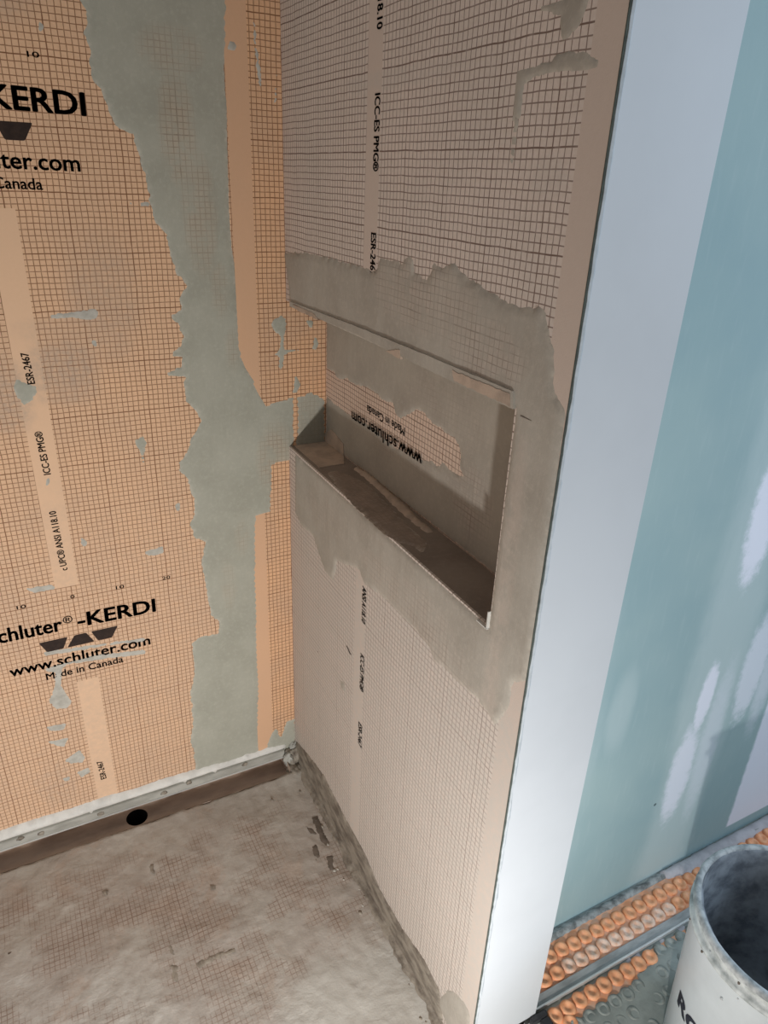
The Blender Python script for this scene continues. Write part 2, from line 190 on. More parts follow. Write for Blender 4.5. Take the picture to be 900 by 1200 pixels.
# ------------------------------------------------------------------ node helpers
class NT:
    def __init__(s, name):
        s.m = bpy.data.materials.new(name); s.m.use_nodes = True; s.t = s.m.node_tree
        s.b = s.t.nodes['Principled BSDF']; s.tc = s.t.nodes.new('ShaderNodeTexCoord')
        s.xyz = s.t.nodes.new('ShaderNodeSeparateXYZ'); s.t.links.new(s.tc.outputs['Object'], s.xyz.inputs[0])
    def put(s, inp, val):
        if isinstance(val, bpy.types.NodeSocket): s.t.links.new(val, inp)
        else: inp.default_value = val
    def math(s, op, a, b=0.0, c=0.0, clamp=False):
        n = s.t.nodes.new('ShaderNodeMath'); n.operation = op; n.use_clamp = clamp
        s.put(n.inputs[0], a); s.put(n.inputs[1], b); s.put(n.inputs[2], c); return n.outputs[0]
    def noise(s, scale, detail=4.0, rough=0.55, vec=None, stretch=None, dist=0.0):
        n = s.t.nodes.new('ShaderNodeTexNoise'); n.inputs['Scale'].default_value = scale; n.inputs['Detail'].default_value = detail
        n.inputs['Roughness'].default_value = rough; n.inputs['Distortion'].default_value = dist
        v = vec or s.tc.outputs['Object']
        if stretch:
            mp = s.t.nodes.new('ShaderNodeMapping'); mp.inputs['Scale'].default_value = stretch; s.t.links.new(v, mp.inputs[0]); v = mp.outputs[0]
        s.t.links.new(v, n.inputs['Vector']); return n.outputs['Fac']
    def ramp(s, x, a, b, lo=0.0, hi=1.0, smooth=True):
        n = s.t.nodes.new('ShaderNodeMapRange'); n.interpolation_type = 'SMOOTHSTEP' if smooth else 'LINEAR'
        s.put(n.inputs[0], x); s.put(n.inputs[1], a); s.put(n.inputs[2], b); s.put(n.inputs[3], lo); s.put(n.inputs[4], hi); return n.outputs[0]
    def mix(s, f, a, b, mode='MIX'):
        n = s.t.nodes.new('ShaderNodeMix'); n.data_type = 'RGBA'; n.blend_type = mode
        s.put(n.inputs[0], f); s.put(n.inputs[6], a); s.put(n.inputs[7], b); return n.outputs[2]
    def bump(s, h, strength=0.5, dist=0.002, prev=None):
        n = s.t.nodes.new('ShaderNodeBump'); n.inputs['Strength'].default_value = strength; n.inputs['Distance'].default_value = dist
        s.put(n.inputs['Height'], h)
        if prev: s.t.links.new(prev, n.inputs['Normal'])
        return n.outputs[0]
    def attr(s, name):
        n = s.t.nodes.new('ShaderNodeAttribute'); n.attribute_name = name; return n.outputs['Fac']
    def done(s, color, roughness=0.85, normal=None, metallic=0.0, spec=0.25):
        s.put(s.b.inputs['Base Color'], color); s.put(s.b.inputs['Roughness'], roughness); s.b.inputs['Metallic'].default_value = metallic
        s.b.inputs['Specular IOR Level'].default_value = spec
        if normal: s.t.links.new(normal, s.b.inputs['Normal'])
        return s.m
    def ellipse(s, u, v, e, wob=None):
        cu, cv, ru, rv, soft, am = e
        a = s.math('DIVIDE', s.math('SUBTRACT', u, cu), ru); b = s.math('DIVIDE', s.math('SUBTRACT', v, cv), rv)
        q = s.math('ADD', s.math('MULTIPLY', a, a), s.math('MULTIPLY', b, b))
        if wob: q = s.math('ADD', q, s.math('MULTIPLY', s.math('SUBTRACT', wob, 0.5), 2.2))
        return s.ramp(q, 1.0 + soft, 1.0 - soft, 0.0, am)
    def rect(s, u, v, r):
        u0, u1, v0, v1 = r
        a = s.math('MULTIPLY', s.math('GREATER_THAN', u, u0), s.math('LESS_THAN', u, u1))
        b = s.math('MULTIPLY', s.math('GREATER_THAN', v, v0), s.math('LESS_THAN', v, v1))
        return s.math('MULTIPLY', a, b)
    def grid(s, u, v, u0, v0, pu=0.01, pv=0.01, w=0.0013, wb=0.0018, plain=()):
        """printed square grid with a heavier line every ten"""
        wn = s.noise(14, 2); wob = s.math('MULTIPLY', s.math('SUBTRACT', wn, 0.5), 0.0045)
        uu = s.math('ADD', s.math('SUBTRACT', u, u0), wob); vv = s.math('ADD', s.math('SUBTRACT', v, v0), wob)
        def lines(x, p, wd):
            q = s.math('DIVIDE', x, p); f = s.math('ABSOLUTE', s.math('SUBTRACT', s.math('FRACT', s.math('ADD', q, 500.5)), 0.5))
            d = s.math('MULTIPLY', f, p)
            return s.ramp(d, wd * 0.75, wd * 0.3)
        g = s.math('MAXIMUM', s.math('MULTIPLY', s.math('MAXIMUM', lines(uu, pu, w), lines(vv, pv, w)), 0.86),
                   s.math('MAXIMUM', lines(uu, pu * 10, wb), lines(vv, pv * 10, wb)))
        g = s.math('MULTIPLY', g, s.ramp(s.noise(60, 3), 0.2, 0.55, 0.6, 1.0))
        for r in plain:
            g = s.math('MULTIPLY', g, s.math('SUBTRACT', 1.0, s.rect(u, v, r)))
        return g

ORIGIN_B = (-0.383, 0.593); PITCH_B = 0.0104
def axes(n, plane):
    x, y, z = n.xyz.outputs
    return {'back': (x, z), 'part': (y, z), 'niche': (y, z), 'sill': (x, y), 'floor': (x, y), 'right': (x, z)}[plane]

def fleece(name, plane, base, line, u0, v0, pu=0.01, pv=0.01, plain=(), dust=(), dustcol=sh(178, 160, 144), haze=0.25, plaincol=None, w=0.0014):
    n = NT(name); u, v = axes(n, plane)
    g = n.grid(u, v, u0, v0, pu, pv, w=w, plain=plain)
    c = n.mix(n.ramp(n.noise(7, 4), 0.35, 0.7, 0.0, haze), base, dustcol)
    c = n.mix(n.ramp(n.noise(160, 3), 0.3, 0.75, 0.0, 0.3), c, (base[0] * 0.72, base[1] * 0.68, base[2] * 0.62, 1))
    pm = None
    for r in plain:
        q = n.rect(u, v, r); pm = q if pm is None else n.math('MAXIMUM', pm, q)
    if pm is not None and plaincol: c = n.mix(n.math('MULTIPLY', pm, 0.8), c, plaincol)
    lf = 0.88
    if dust:
        wob = n.noise(16, 6, 0.7); dm = None
        for e in dust:
            q = n.ellipse(u, v, e, wob); dm = q if dm is None else n.math('MAXIMUM', dm, q)
        dm = n.math('MULTIPLY', dm, n.ramp(n.noise(75, 5, 0.75), 0.3, 0.65, 0.25, 1.0))
        c = n.mix(dm, c, dustcol); lf = n.math('SUBTRACT', 0.88, n.math('MULTIPLY', dm, 0.5))
    c = n.mix(n.math('MULTIPLY', g, lf), c, line)
    return n.done(c, 0.9, n.bump(n.noise(420, 2), 0.25, 0.0008), spec=0.15)

def mortar(name, plane, base, dark, under, line, u0, v0, pu=0.01, pv=0.01, strokes=(1, 1, 0.2), show=0.7, cover=0.45, plain=(), bumps=0.5):
    """thin-set: grey, trowelled; where the coat is thin the printed grid below shows through"""
    n = NT(name); u, v = axes(n, plane)
    c = n.mix(n.ramp(n.noise(9, 5), 0.3, 0.75), base, dark)
    c = n.mix(n.ramp(n.noise(120, 4, 0.7), 0.45, 0.75, 0.0, 0.35), c, (base[0] * 1.25, base[1] * 1.25, base[2] * 1.25, 1))
    g = n.grid(u, v, u0, v0, pu, pv, plain=plain)
    thin = n.attr('thin')
    t = n.math('MULTIPLY', thin, n.ramp(n.noise(30, 5, 0.65), 0.3, 0.62, 0.15, 1.0))
    c = n.mix(n.math('MULTIPLY', t, cover), c, under)
    c = n.mix(n.math('MULTIPLY', n.math('MULTIPLY', g, t), show), c, line)
    rim = n.math('MULTIPLY', n.attr('rim'), n.ramp(n.noise(70, 4, 0.7), 0.42, 0.62))
    c = n.mix(n.math('MULTIPLY', rim, 0.55), c, sh(208, 200, 186))
    nb = n.bump(n.noise(28, 6, 0.6, stretch=strokes), bumps, 0.003)
    nb = n.bump(n.noise(330, 3), 0.25, 0.0008, nb)
    return n.done(c, 0.82, nb, spec=0.3)

def plain_mat(name, c1, c2, scale=20, roughness=0.6, bump=0.1, metallic=0.0, spec=0.3, bscale=200, stretch=None):
    n = NT(name); c = n.mix(n.ramp(n.noise(scale, 5, 0.6, stretch=stretch), 0.35, 0.7), c1, c2)
    return n.done(c, roughness, n.bump(n.noise(bscale, 3), bump, 0.001), metallic, spec)

# ------------------------------------------------------------------ materials
LINE_A = sh(106, 62, 36); LINE_B = sh(108, 82, 70); ORANGE = sh(229, 189, 154); FAWN = sh(228, 214, 204)
STRIP1 = (-0.529, -0.483, 0.682, 1.424); STRIP2 = (-0.520, -0.474, 0.02, 0.434); STRIP0 = (-0.529, -0.483, 1.68, 2.44)
dust_a = [(-0.45, 1.14, 0.06, 0.06, 0.9, 0.7), (-0.36, 1.27, 0.06, 0.10, 0.9, 0.45), (-0.55, 1.10, 0.04, 0.07, 0.9, 0.7), (-0.40, 1.22, 0.10, 0.03, 0.9, 0.3), (-0.5, 0.25, 1.2, 0.6, 0.7, 0.32),
          (-0.60, 0.16, 0.06, 0.09, 0.9, 0.5), (-0.56, 0.36, 0.05, 0.05, 0.9, 0.35), (-0.47, 1.72, 0.06, 0.03, 0.9, 0.4), (-0.20, 0.15, 0.06, 0.05, 0.9, 0.5)]
M_fleece_a = fleece('orange_membrane', 'back', ORANGE, LINE_A, -0.4987, 0.6505, plain=(STRIP0, STRIP1, STRIP2, ), dust=dust_a, plaincol=sh(230, 193, 160), haze=0.2)
M_fleece_ov = fleece('orange_membrane_overlap', 'back', sh(224, 180, 142), LINE_A, 0.0, 0.6505, plain=((-0.2, -0.064, -1, 4),), plaincol=sh(212, 172, 140), haze=0.35)
dust_b = [(-0.80, 1.50, 0.03, 0.02, 0.9, 0.4), (-0.45, 1.62, 0.16, 0.012, 0.9, 0.45), (-0.45, 0.30, 0.9, 0.62, 0.5, 0.85)]
M_fleece_b = fleece('fawn_membrane', 'part', FAWN, LINE_B, ORIGIN_B[0], ORIGIN_B[1], PITCH_B, PITCH_B, plain=((-0.408, -0.362, -1, 4), (-0.9, -0.838, -1, 4)), dust=dust_b,
                    plaincol=sh(214, 197, 184), haze=0.35, dustcol=sh(204, 197, 188))
M_fleece_n = fleece('niche_membrane', 'niche', sh(228, 204, 186), LINE_B, 0.0, 0.003, haze=0.25)
G1, G2 = sh(170, 169, 156), sh(156, 155, 142)
M_mortar_a = mortar('grey_mortar', 'back', G1, G2, sh(190, 165, 140), sh(96, 80, 66), -0.4987, 0.6505)
M_mortar_b = mortar('taupe_mortar', 'part', sh(184, 178, 167), sh(168, 161, 150), sh(210, 193, 180), sh(96, 82, 72), ORIGIN_B[0], ORIGIN_B[1], PITCH_B, PITCH_B, show=0.75, plain=((-0.9, -0.775, 0.55, 1.262), (-0.9, -0.838, -1, 4), (-0.408, -0.362, -1, 4)))
M_mortar_n = mortar('niche_mortar', 'niche', sh(178, 171, 159), sh(164, 156, 145), sh(206, 190, 177), sh(96, 82, 72), 0.0, 0.003, show=0.7)
M_mortar_s = mortar('sill_mortar', 'sill', sh(150, 137, 126), sh(130, 118, 108), sh(185, 164, 148), sh(84, 70, 60), 0, 0, show=0.3)
M_beige = plain_mat('beige_band', sh(198, 178, 160), sh(172, 155, 140), 30, 0.85, 0.3)
M_smear = plain_mat('pale_mortar_smear', sh(190, 186, 176), sh(168, 164, 154), 60, 0.85, 0.4)
M_white_mortar = plain_mat('white_mortar', sh(222, 220, 214), sh(204, 202, 196), 30, 0.8, 0.4)
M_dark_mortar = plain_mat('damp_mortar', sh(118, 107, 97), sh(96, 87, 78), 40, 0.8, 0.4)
M_cove = plain_mat('cove_mortar', sh(158, 149, 136), sh(108, 99, 89), 55, 0.8, 0.7, stretch=(1, 0.4, 1))
M_ink = plain_mat('black_print', sh(44, 32, 27), sh(56, 42, 35), 90, 0.8, 0.0)
M_faint_ink = plain_mat('faint_print', sh(160, 122, 96), sh(176, 134, 104), 90, 0.8, 0.0)
M_board = plain_mat('backer_board', sh(120, 112, 104), sh(104, 98, 92), 10, 0.9, 0.1)
M_white = plain_mat('white_paint', sh(206, 209, 212), sh(201, 204, 207), 4, 0.55, 0.06, bscale=120)
M_bead = plain_mat('grey_edge_filler', sh(196, 201, 204), sh(178, 184, 187), 60, 0.8, 0.5)
M_gapgreen = plain_mat('dark_joint', sh(92, 100, 94), sh(74, 80, 76), 60, 0.85, 0.2)
M_steel = plain_mat('brushed_steel', sh(226, 226, 222), sh(196, 196, 194), 60, 0.35, 0.05, metallic=0.45, stretch=(0.1, 1, 1))
M_profile = plain_mat('stained_steel', sh(184, 184, 182), sh(150, 150, 148), 50, 0.5, 0.2, metallic=0.3, stretch=(0.3, 1, 1))
M_tray = plain_mat('drain_tray', sh(196, 176, 160), sh(170, 150, 136), 24, 0.6, 0.2, stretch=(0.4, 1, 1))
M_flange = plain_mat('grey_flange', sh(176, 174, 166), sh(150, 148, 140), 40, 0.6, 0.2, stretch=(0.3, 1, 1))
M_black = plain_mat('black_void', sh(20, 17, 16), sh(12, 10, 10), 10, 0.8, 0.0)
M_rubber = plain_mat('black_rubber', sh(58, 58, 60), sh(40, 40, 42), 30, 0.6, 0.1)
M_stud = plain_mat('orange_plastic', sh(242, 178, 134), sh(228, 152, 106), 70, 0.5, 0.1, spec=0.4)
M_stud_dusty = plain_mat('dusty_orange_plastic', sh(238, 208, 188), sh(228, 172, 138), 90, 0.7, 0.2)
M_stud_grey = plain_mat('mortar_coated_plastic', sh(164, 167, 160), sh(132, 135, 129), 60, 0.8, 0.3)
M_matsheet = plain_mat('orange_sheet', sh(232, 160, 118), sh(214, 176, 152), 40, 0.7, 0.3)
M_bucket = plain_mat('white_plastic', sh(224, 230, 232), sh(208, 214, 216), 6, 0.4, 0.05, spec=0.45)
M_rim = plain_mat('soiled_white_plastic', sh(222, 226, 224), sh(160, 166, 164), 40, 0.5, 0.3)
M_residue = plain_mat('dark_wet_mortar', sh(166, 172, 178), sh(108, 113, 120), 22, 0.6, 0.7, bscale=60)
M_crust = plain_mat('grey_crust', sh(206, 209, 208), sh(150, 155, 156), 60, 0.85, 0.7, bscale=120)

# green board with filler
def green_board():
    n = NT('green_board'); u, v = axes(n, 'right')
    c = n.mix(n.ramp(n.noise(3, 4), 0.3, 0.7), sh(164, 186, 186), sh(152, 177, 180))
    c = n.mix(n.ramp(n.noise(90, 4, stretch=(1, 1, 0.15)), 0.5, 0.8, 0.0, 0.18), c, sh(190, 204, 204))
    wob = n.noise(9, 6, 0.65, stretch=(1, 1, 0.35)); fine = n.noise(60, 5, 0.7)
    film = None
    for e in [(0.62, 0.6, 0.085, 1.2, 0.7, 0.55), (0.20, 0.5, 0.10, 0.75, 0.8, 0.40), (0.36, 0.62, 0.03, 0.09, 0.9, 0.4), (0.60, 1.6, 0.10, 0.5, 0.9, 0.25)]:
        q = n.ellipse(u, v, e, wob); film = q if film is None else n.math('MAXIMUM', film, q)
    c = n.mix(film, c, sh(196, 210, 210))
    core = None
    for e in [(0.625, 0.98, 0.042, 0.15, 0.5, 1.0), (0.605, 0.565, 0.022, 0.085, 0.5, 0.95), (0.590, 0.36, 0.035, 0.13, 0.6, 0.85), (0.66, 0.42, 0.03, 0.2, 0.8, 0.4), (0.74, 0.60, 0.04, 0.14, 0.5, 0.7), (0.80, 0.62, 0.03, 0.2, 0.8, 0.5)]:
        q = n.ellipse(u, v, e, n.math('ADD', n.math('MULTIPLY', wob, 0.3), n.math('MULTIPLY', fine, 0.7))); core = q if core is None else n.math('MAXIMUM', core, q)
    white = n.math('MULTIPLY', n.ramp(n.math('ADD', u, n.math('MULTIPLY', fine, 0.012)), 0.838, 0.850), n.ramp(v, 0.078, 0.084)); core = n.math('MAXIMUM', core, white)
    c = n.mix(core, c, sh(232, 234, 244))
    for (du, dv) in [(0.52, 1.60), (0.535, 0.30)]:
        c = n.mix(n.ellipse(u, v, (du, dv, 0.004, 0.004, 0.3, 0.8)), c, sh(60, 75, 80))
    return n.done(c, 0.8, n.bump(n.noise(150, 3), 0.1, 0.001), spec=0.2)
M_green = green_board()

# shower floor
def shower_floor():
    n = NT('shower_floor_mortar'); u, v = axes(n, 'floor')
    g = n.grid(u, v, -0.4987, -0.003, w=0.0013)
    big = n.noise(5, 5, 0.6); mid = n.noise(16, 6, 0.65); fine = n.noise(120, 5, 0.7)
    c = n.mix(n.ramp(big, 0.38, 0.66), sh(176, 168, 159), sh(186, 181, 172))
    c = n.mix(n.ramp(mid, 0.45, 0.75, 0, 0.55), c, sh(154, 144, 134))
    c = n.mix(n.ramp(fine, 0.5, 0.8, 0, 0.4), c, sh(208, 198, 188))
    warm = n.ramp(n.noise(8, 5, 0.7, dist=0.6), 0.52, 0.68)
    c = n.mix(n.math('MULTIPLY', warm, 0.5), c, sh(180, 160, 144))
    show = n.ramp(n.noise(6.5, 5, 0.7, stretch=(1.0, 1.3, 1)), 0.43, 0.58)
    pale = n.ellipse(u, v, (-0.11, -0.70, 0.19, 0.13, 0.5, 0.85), n.noise(14, 5, 0.65))
    near = n.ramp(v, -0.10, -0.18)
    show = n.math('MULTIPLY', n.math('MULTIPLY', show, near), n.math('SUBTRACT', 1.0, pale))
    c = n.mix(n.math('MULTIPLY', show, 0.4), c, sh(162, 144, 130))
    c = n.mix(n.math('MULTIPLY', n.math('MULTIPLY', g, show), 0.7), c, sh(114, 86, 70))
    c = n.mix(pale, c, sh(188, 185, 177))
    smear = n.ramp(n.noise(4.2, 4, 0.6, dist=0.8), 0.42, 0.6)
    nb = n.bump(mid, 0.45, 0.006); nb = n.bump(n.math('MULTIPLY', n.noise(34, 5, 0.65, stretch=(1, 1.8, 1), dist=0.7), smear), 0.35, 0.004, nb); nb = n.bump(fine, 0.4, 0.0016, nb); nb = n.bump(n.noise(420, 3), 0.25, 0.001, nb)
    return n.done(c, 0.85, nb, spec=0.25)
M_floor = shower_floor()
M_outfloor = plain_mat('outer_floor_mortar', sh(166, 170, 163), sh(140, 144, 138), 14, 0.8, 0.6, bscale=70)
M_mauve = plain_mat('mauve_mortar', sh(190, 187, 190), sh(168, 165, 168), 30, 0.8, 0.4)
M_edge = plain_mat('grimy_edge_strip', sh(172, 174, 172), sh(104, 106, 104), 45, 0.85, 0.5, bscale=90)

# ------------------------------------------------------------------ lettering (flat print)
def text_mesh(s, bold=0.0):
    cu = bpy.data.curves.new('lettering', 'FONT'); cu.body = s; cu.size = 1.0; cu.resolution_u = 3
    o = bpy.data.objects.new('lettering', cu); COL.objects.link(o)
    dg = bpy.context.evaluated_depsgraph_get(); src = bpy.data.meshes.new_from_object(o.evaluated_get(dg))
    bpy.data.objects.remove(o, do_unlink=True); bpy.data.curves.remove(cu)
    V = [tuple(v.co) for v in src.vertices]; Fc = [tuple(p.vertices) for p in src.polygons]; bpy.data.meshes.remove(src)
    co = []; fc = []                                           # heavier strokes: the same outlines printed a little apart
    for k, (a, b) in enumerate(((0, 0), (1, 0), (-1, 0), (0, 1), (0, -1), (.7, .7), (-.7, .7), (.7, -.7), (-.7, -.7))):
        o0 = len(co); co += [(x + a * bold, y + b * bold * .7, 0) for x, y, z in V]; fc += [tuple(i + o0 for i in f) for f in Fc]
    me = bpy.data.meshes.new('lettering'); me.from_pydata(co, [], fc); me.update()
    return me

def lettering(s, plane, start, end, cap, parent, mat, bold=0.012, flip=1.0, h=0.0005):
    """text from start to end on a plane; flip = -1 mirrors the across direction so that it reads right from the room"""
    me = text_mesh(s, bold)
    n = len(me.vertices); co = np.zeros(n * 3); me.vertices.foreach_get('co', co); co = co.reshape(n, 3)
    w0, w1 = co[:, 0].min(), co[:, 0].max(); hcap = 0.70
    a = np.array(start); b = np.array(end); d = (b - a); nn = np.array([-d[1], d[0]]) / np.linalg.norm(d) * flip
    out = []
    for x, y, z in co:
        p = a + d * (x - w0) / (w1 - w0) + nn * cap * y / hcap
        out.append(PL[plane](p[0], p[1], h))
    me.vertices.foreach_set('co', np.array(out).ravel()); me.update()
    o = link('printed_lettering', me, mat, parent)
    if len(me.polygons) and sum((p.normal * p.area for p in me.polygons), Vector()).dot(NRM[plane]) < 0: me.flip_normals()
    return o

def band(name, plane, poly, mat, parent, h0, h1, jit=0.0006, step=0.008, seed=0.0):
    """a flat strip of sheet with square edges"""
    P = rough(poly, step, jit, seed); n = len(P)
    bm = bmesh.new(); t = [bm.verts.new(PL[plane](p[0], p[1], h1)) for p in P]; b = [bm.verts.new(PL[plane](p[0], p[1], h0)) for p in P]
    top = bm.faces.new(t)
    for k in range(n): bm.faces.new((t[k], b[k], b[(k + 1) % n], t[(k + 1) % n]))
    bmesh.ops.recalc_face_normals(bm, faces=bm.faces[:]); bm.normal_update()
    if top.normal.dot(NRM[plane]) < 0: bmesh.ops.reverse_faces(bm, faces=bm.faces[:])
    bmesh.ops.triangulate(bm, faces=[top])
    me = bpy.data.meshes.new(name); bm.to_mesh(me); bm.free(); return link(name, me, mat, parent)

def flat_poly(name, plane, poly, mat, parent, h=0.0005, corner=0.003):
    """a flat printed shape with rounded corners"""
    pts = []; n = len(poly)
    for i in range(n):
        a, b, c = np.array(poly[i - 1]), np.array(poly[i]), np.array(poly[(i + 1) % n])
        p = b + (a - b) / np.linalg.norm(a - b) * corner; q = b + (c - b) / np.linalg.norm(c - b) * corner
        for t in (0, .33, .67, 1): pts.append((1 - t) ** 2 * p + 2 * t * (1 - t) * b + t * t * q)
    me = bpy.data.meshes.new(name); me.from_pydata([PL[plane](p[0], p[1], h) for p in pts], [], [list(range(len(pts)))]); me.update()
    if me.polygons[0].normal.dot(NRM[plane]) < 0: me.flip_normals()
    return link(name, me, mat, parent)

# ================================================================== BACK WALL
wall_back = tag(boxes('wall_back', [(-2.4, THICK, 0.004, 0.10, 0.022, TOP)], M_board), 'orange gridded membrane wall behind the shower floor', kind='structure')
boxes('membrane_sheet', [(-2.4, 0.10, 0.0, 0.004, 0.022, TOP)], M_fleece_a, wall_back)
boxes('membrane_overlap', [(-0.107, NICHE_D, -0.0008, 0.001, 0.022, TOP)], M_fleece_ov, wall_back)
thin_a = [(-0.20, 1.56, 0.035, 0.10, 0.9), (-0.17, 1.42, 0.035, 0.12, 0.75), (-0.20, 1.68, 0.06, 0.04, 0.6), (-0.14, 1.28, 0.02, 0.06, 0.5), (-0.12, 0.72, 0.02, 0.05, 0.4), (-0.12, 1.16, 0.015, 0.05, 0.4), (-0.16, 0.60, 0.02, 0.08, 0.3)]
patch('mortar_coat', 'back', DATA['A_band'], M_mortar_a, wall_back, thick=0.0022, thin=thin_a + [(-0.03, 0.90, 0.05, 0.10, 0.8)], seed=1.3, jit=0.003, calm=lambda p: p[0] > -0.13)
patch('mortar_film', 'back', DATA['A_film'], M_mortar_a, wall_back, thick=0.0006, relief=0.0002, thin=[(-0.03, 0.65, 0.2, 0.6, 1.0)], seed=2.1)
patch('mortar_coat', 'back', DATA['A_base'], M_mortar_a, wall_back, thick=0.003, seed=2.7)
patch('mortar_coat', 'back', DATA['A_niche'], M_mortar_a, wall_back, thick=0.0018, seed=3.7, thin=[(0.045, 1.0, 0.09, 0.09, 0.35)])
for i, p in enumerate(DATA['A_smears']):
    patch('mortar_smear', 'back', p, M_mortar_a if i in (2, 12) else M_smear, wall_back, thick=0.0011, step=0.003, jit=0.0022, cell=0.005, ramp=0.004, seed=5 + i, relief=0.0005)
for i, p in enumerate(DATA['A_streaks']):
    patch('mortar_smear', 'back', p, M_smear, wall_back, thick=0.0020, step=0.003, jit=0.0015, cell=0.005, ramp=0.004, seed=35 + i)
for i, p in enumerate(DATA['A_smears2']):
    patch('mortar_smear', 'back', p, M_mortar_a, wall_back, thick=0.0022, step=0.004, jit=0.002, cell=0.006, ramp=0.004, seed=45 + i)
for dz, dx in ((0.0, 0.0), (0.9965, -0.0188)):
    L = lambda s, a, b, cap, bold=0.012: lettering(s, 'back', (a[0] + dx, a[1] + dz), (b[0] + dx, b[1] + dz), cap, wall_back, M_ink, bold)
    L('Schluter', (-0.673, 0.5795), (-0.5285, 0.5775), 0.034, 0.028); L('®', (-0.526, 0.593), (-0.506, 0.5925), 0.017); L('-KERDI', (-0.498, 0.577), (-0.331, 0.5739), 0.034, 0.03)
    L('www.schluter.com', (-0.6462, 0.4896), (-0.3518, 0.4881), 0.026, 0.02); L('Made in Canada', (-0.5789, 0.459), (-0.4159, 0.4574), 0.0175, 0.018)
    for s, x in (('10', -0.598), ('0', -0.4987), ('10', -0.401), ('20', -0.301)):
        L(s, (x - 0.0045 * len(s), 0.6515), (x + 0.0045 * len(s), 0.6515), 0.008)
    for q in ([(-0.5795, 0.558), (-0.522, 0.558), (-0.534, 0.531), (-0.567, 0.531)], [(-0.508, 0.558), (-0.484, 0.558), (-0.470, 0.531), (-0.526, 0.531)], [(-0.4735, 0.558), (-0.417, 0.558), (-0.4325, 0.531), (-0.4625, 0.531)]):
        flat_poly('printed_emblem', 'back', [(a + dx, b + dz) for a, b in q], M_ink, wall_back)
def strip_a(dz, dx, which):
    for s, z0, z1 in (('c UPC® ANSI A118.10', 0.7216, 0.860), ('ICC-ES PMG®', 0.9393, 1.0293), ('ESR-2467', 1.1217, 1.1806)):
        if s in which: lettering(s, 'back', (-0.499 + dx, z0 + dz), (-0.502 + dx, z1 + dz), 0.0130, wall_back, M_ink, 0.022)
strip_a(0, 0, ('c UPC® ANSI A118.10', 'ICC-ES PMG®', 'ESR-2467')); strip_a(-0.9915, 0.006, ('ESR-2467',))

# ================================================================== PARTITION WITH NICHE
wall_part = tag(boxes('wall_partition', [(0.004, THICK - .012, END + .012, 0.004, 0.0, SILL - .016), (0.004, THICK - .012, END + .012, 0.004, HEAD + .012, TOP),
                                         (0.004, THICK - .012, END + .012, JAMB - .012, SILL - .016, HEAD + .012), (NICHE_D + .012, THICK - .012, JAMB - .012, 0.004, SILL - .016, HEAD + .012)], M_board),
                'partition wall with a recessed niche and white end face', kind='structure')
boxes('membrane_sheet', [(0.0, 0.004, END, -0.0008, 0.0, SILL), (0.0, 0.004, END, -0.0008, HEAD, TOP), (0.0, 0.004, END, JAMB, SILL, HEAD)], M_fleece_b, wall_part)
boxes('niche_back', [(NICHE_D, NICHE_D + .012, JAMB - .012, 0.0, SILL - .016, HEAD + .012)], M_fleece_n, wall_part)
boxes('niche_sill', [(0.0041, NICHE_D, JAMB, -0.0008, SILL - .016, SILL)], M_mortar_s, wall_part)
boxes('niche_side', [(0.001, NICHE_D, JAMB - .012, JAMB, SILL - .016, HEAD)], M_mortar_n, wall_part)
boxes('niche_head', [(0.001, NICHE_D, JAMB, -0.0008, HEAD, HEAD + .012)], M_mortar_n, wall_part)
thin_b = [(-0.55, 1.345, 0.16, 0.055, 0.75), (-0.72, 1.30, 0.09, 0.045, 0.85), (-0.45, 1.39, 0.08, 0.03, 0.5), (-0.815, 1.05, 0.02, 0.20, 0.9), (-0.812, 0.85, 0.02, 0.10, 0.9), (-0.62, 0.80, 0.14, 0.10, 0.7), (-0.50, 0.84, 0.12, 0.04, 0.5), (-0.76, 0.72, 0.10, 0.10, 0.9), (-0.2, 0.85, 0.12, 0.04, 0.25)]
patch('mortar_coat', 'part', DATA['B_skim'], M_mortar_b, wall_part, thick=0.0026, thin=thin_b, seed=7.1, jit=0.0035, step=0.004, calm=lambda p: p[0] < -0.86 or (p[0] > -0.8 and SILL - .03 < p[1] < HEAD + .03))
patch('mortar_coat', 'part', DATA['B_low'], M_mortar_b, wall_part, thick=0.0018, seed=8.2)
for i, p in enumerate(DATA['B_smears']):
    patch('mortar_smear', 'part', p, M_mortar_b, wall_part, thick=0.0014, step=0.003, jit=0.0014, cell=0.006, ramp=0.003, seed=60 + i)
for i, p in enumerate(DATA['B_marks']):
    patch('dark_scratch', 'part', p, M_ink, wall_part, thick=0.0006, step=0.004, jit=0.001, cell=0.005, ramp=0.003, seed=70 + i, relief=0)
band('niche_edge_band', 'part', DATA['B_lip'], M_mortar_b, wall_part, 0.0, 0.0050, seed=9.5)
for i, p in enumerate(DATA['B_lip_light']):
    band('bare_band', 'part', p, M_beige, wall_part, 0.002, 0.0056, jit=0.0016, step=0.004, seed=80 + i)
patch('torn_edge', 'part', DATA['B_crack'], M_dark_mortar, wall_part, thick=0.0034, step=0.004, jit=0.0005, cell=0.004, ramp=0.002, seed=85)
patch('mortar_coat', 'part', DATA['B_base'], M_cove, wall_part, thick=0.004, step=0.006, jit=0.003, seed=86, relief=0.001, stretch=(0.35, 1))
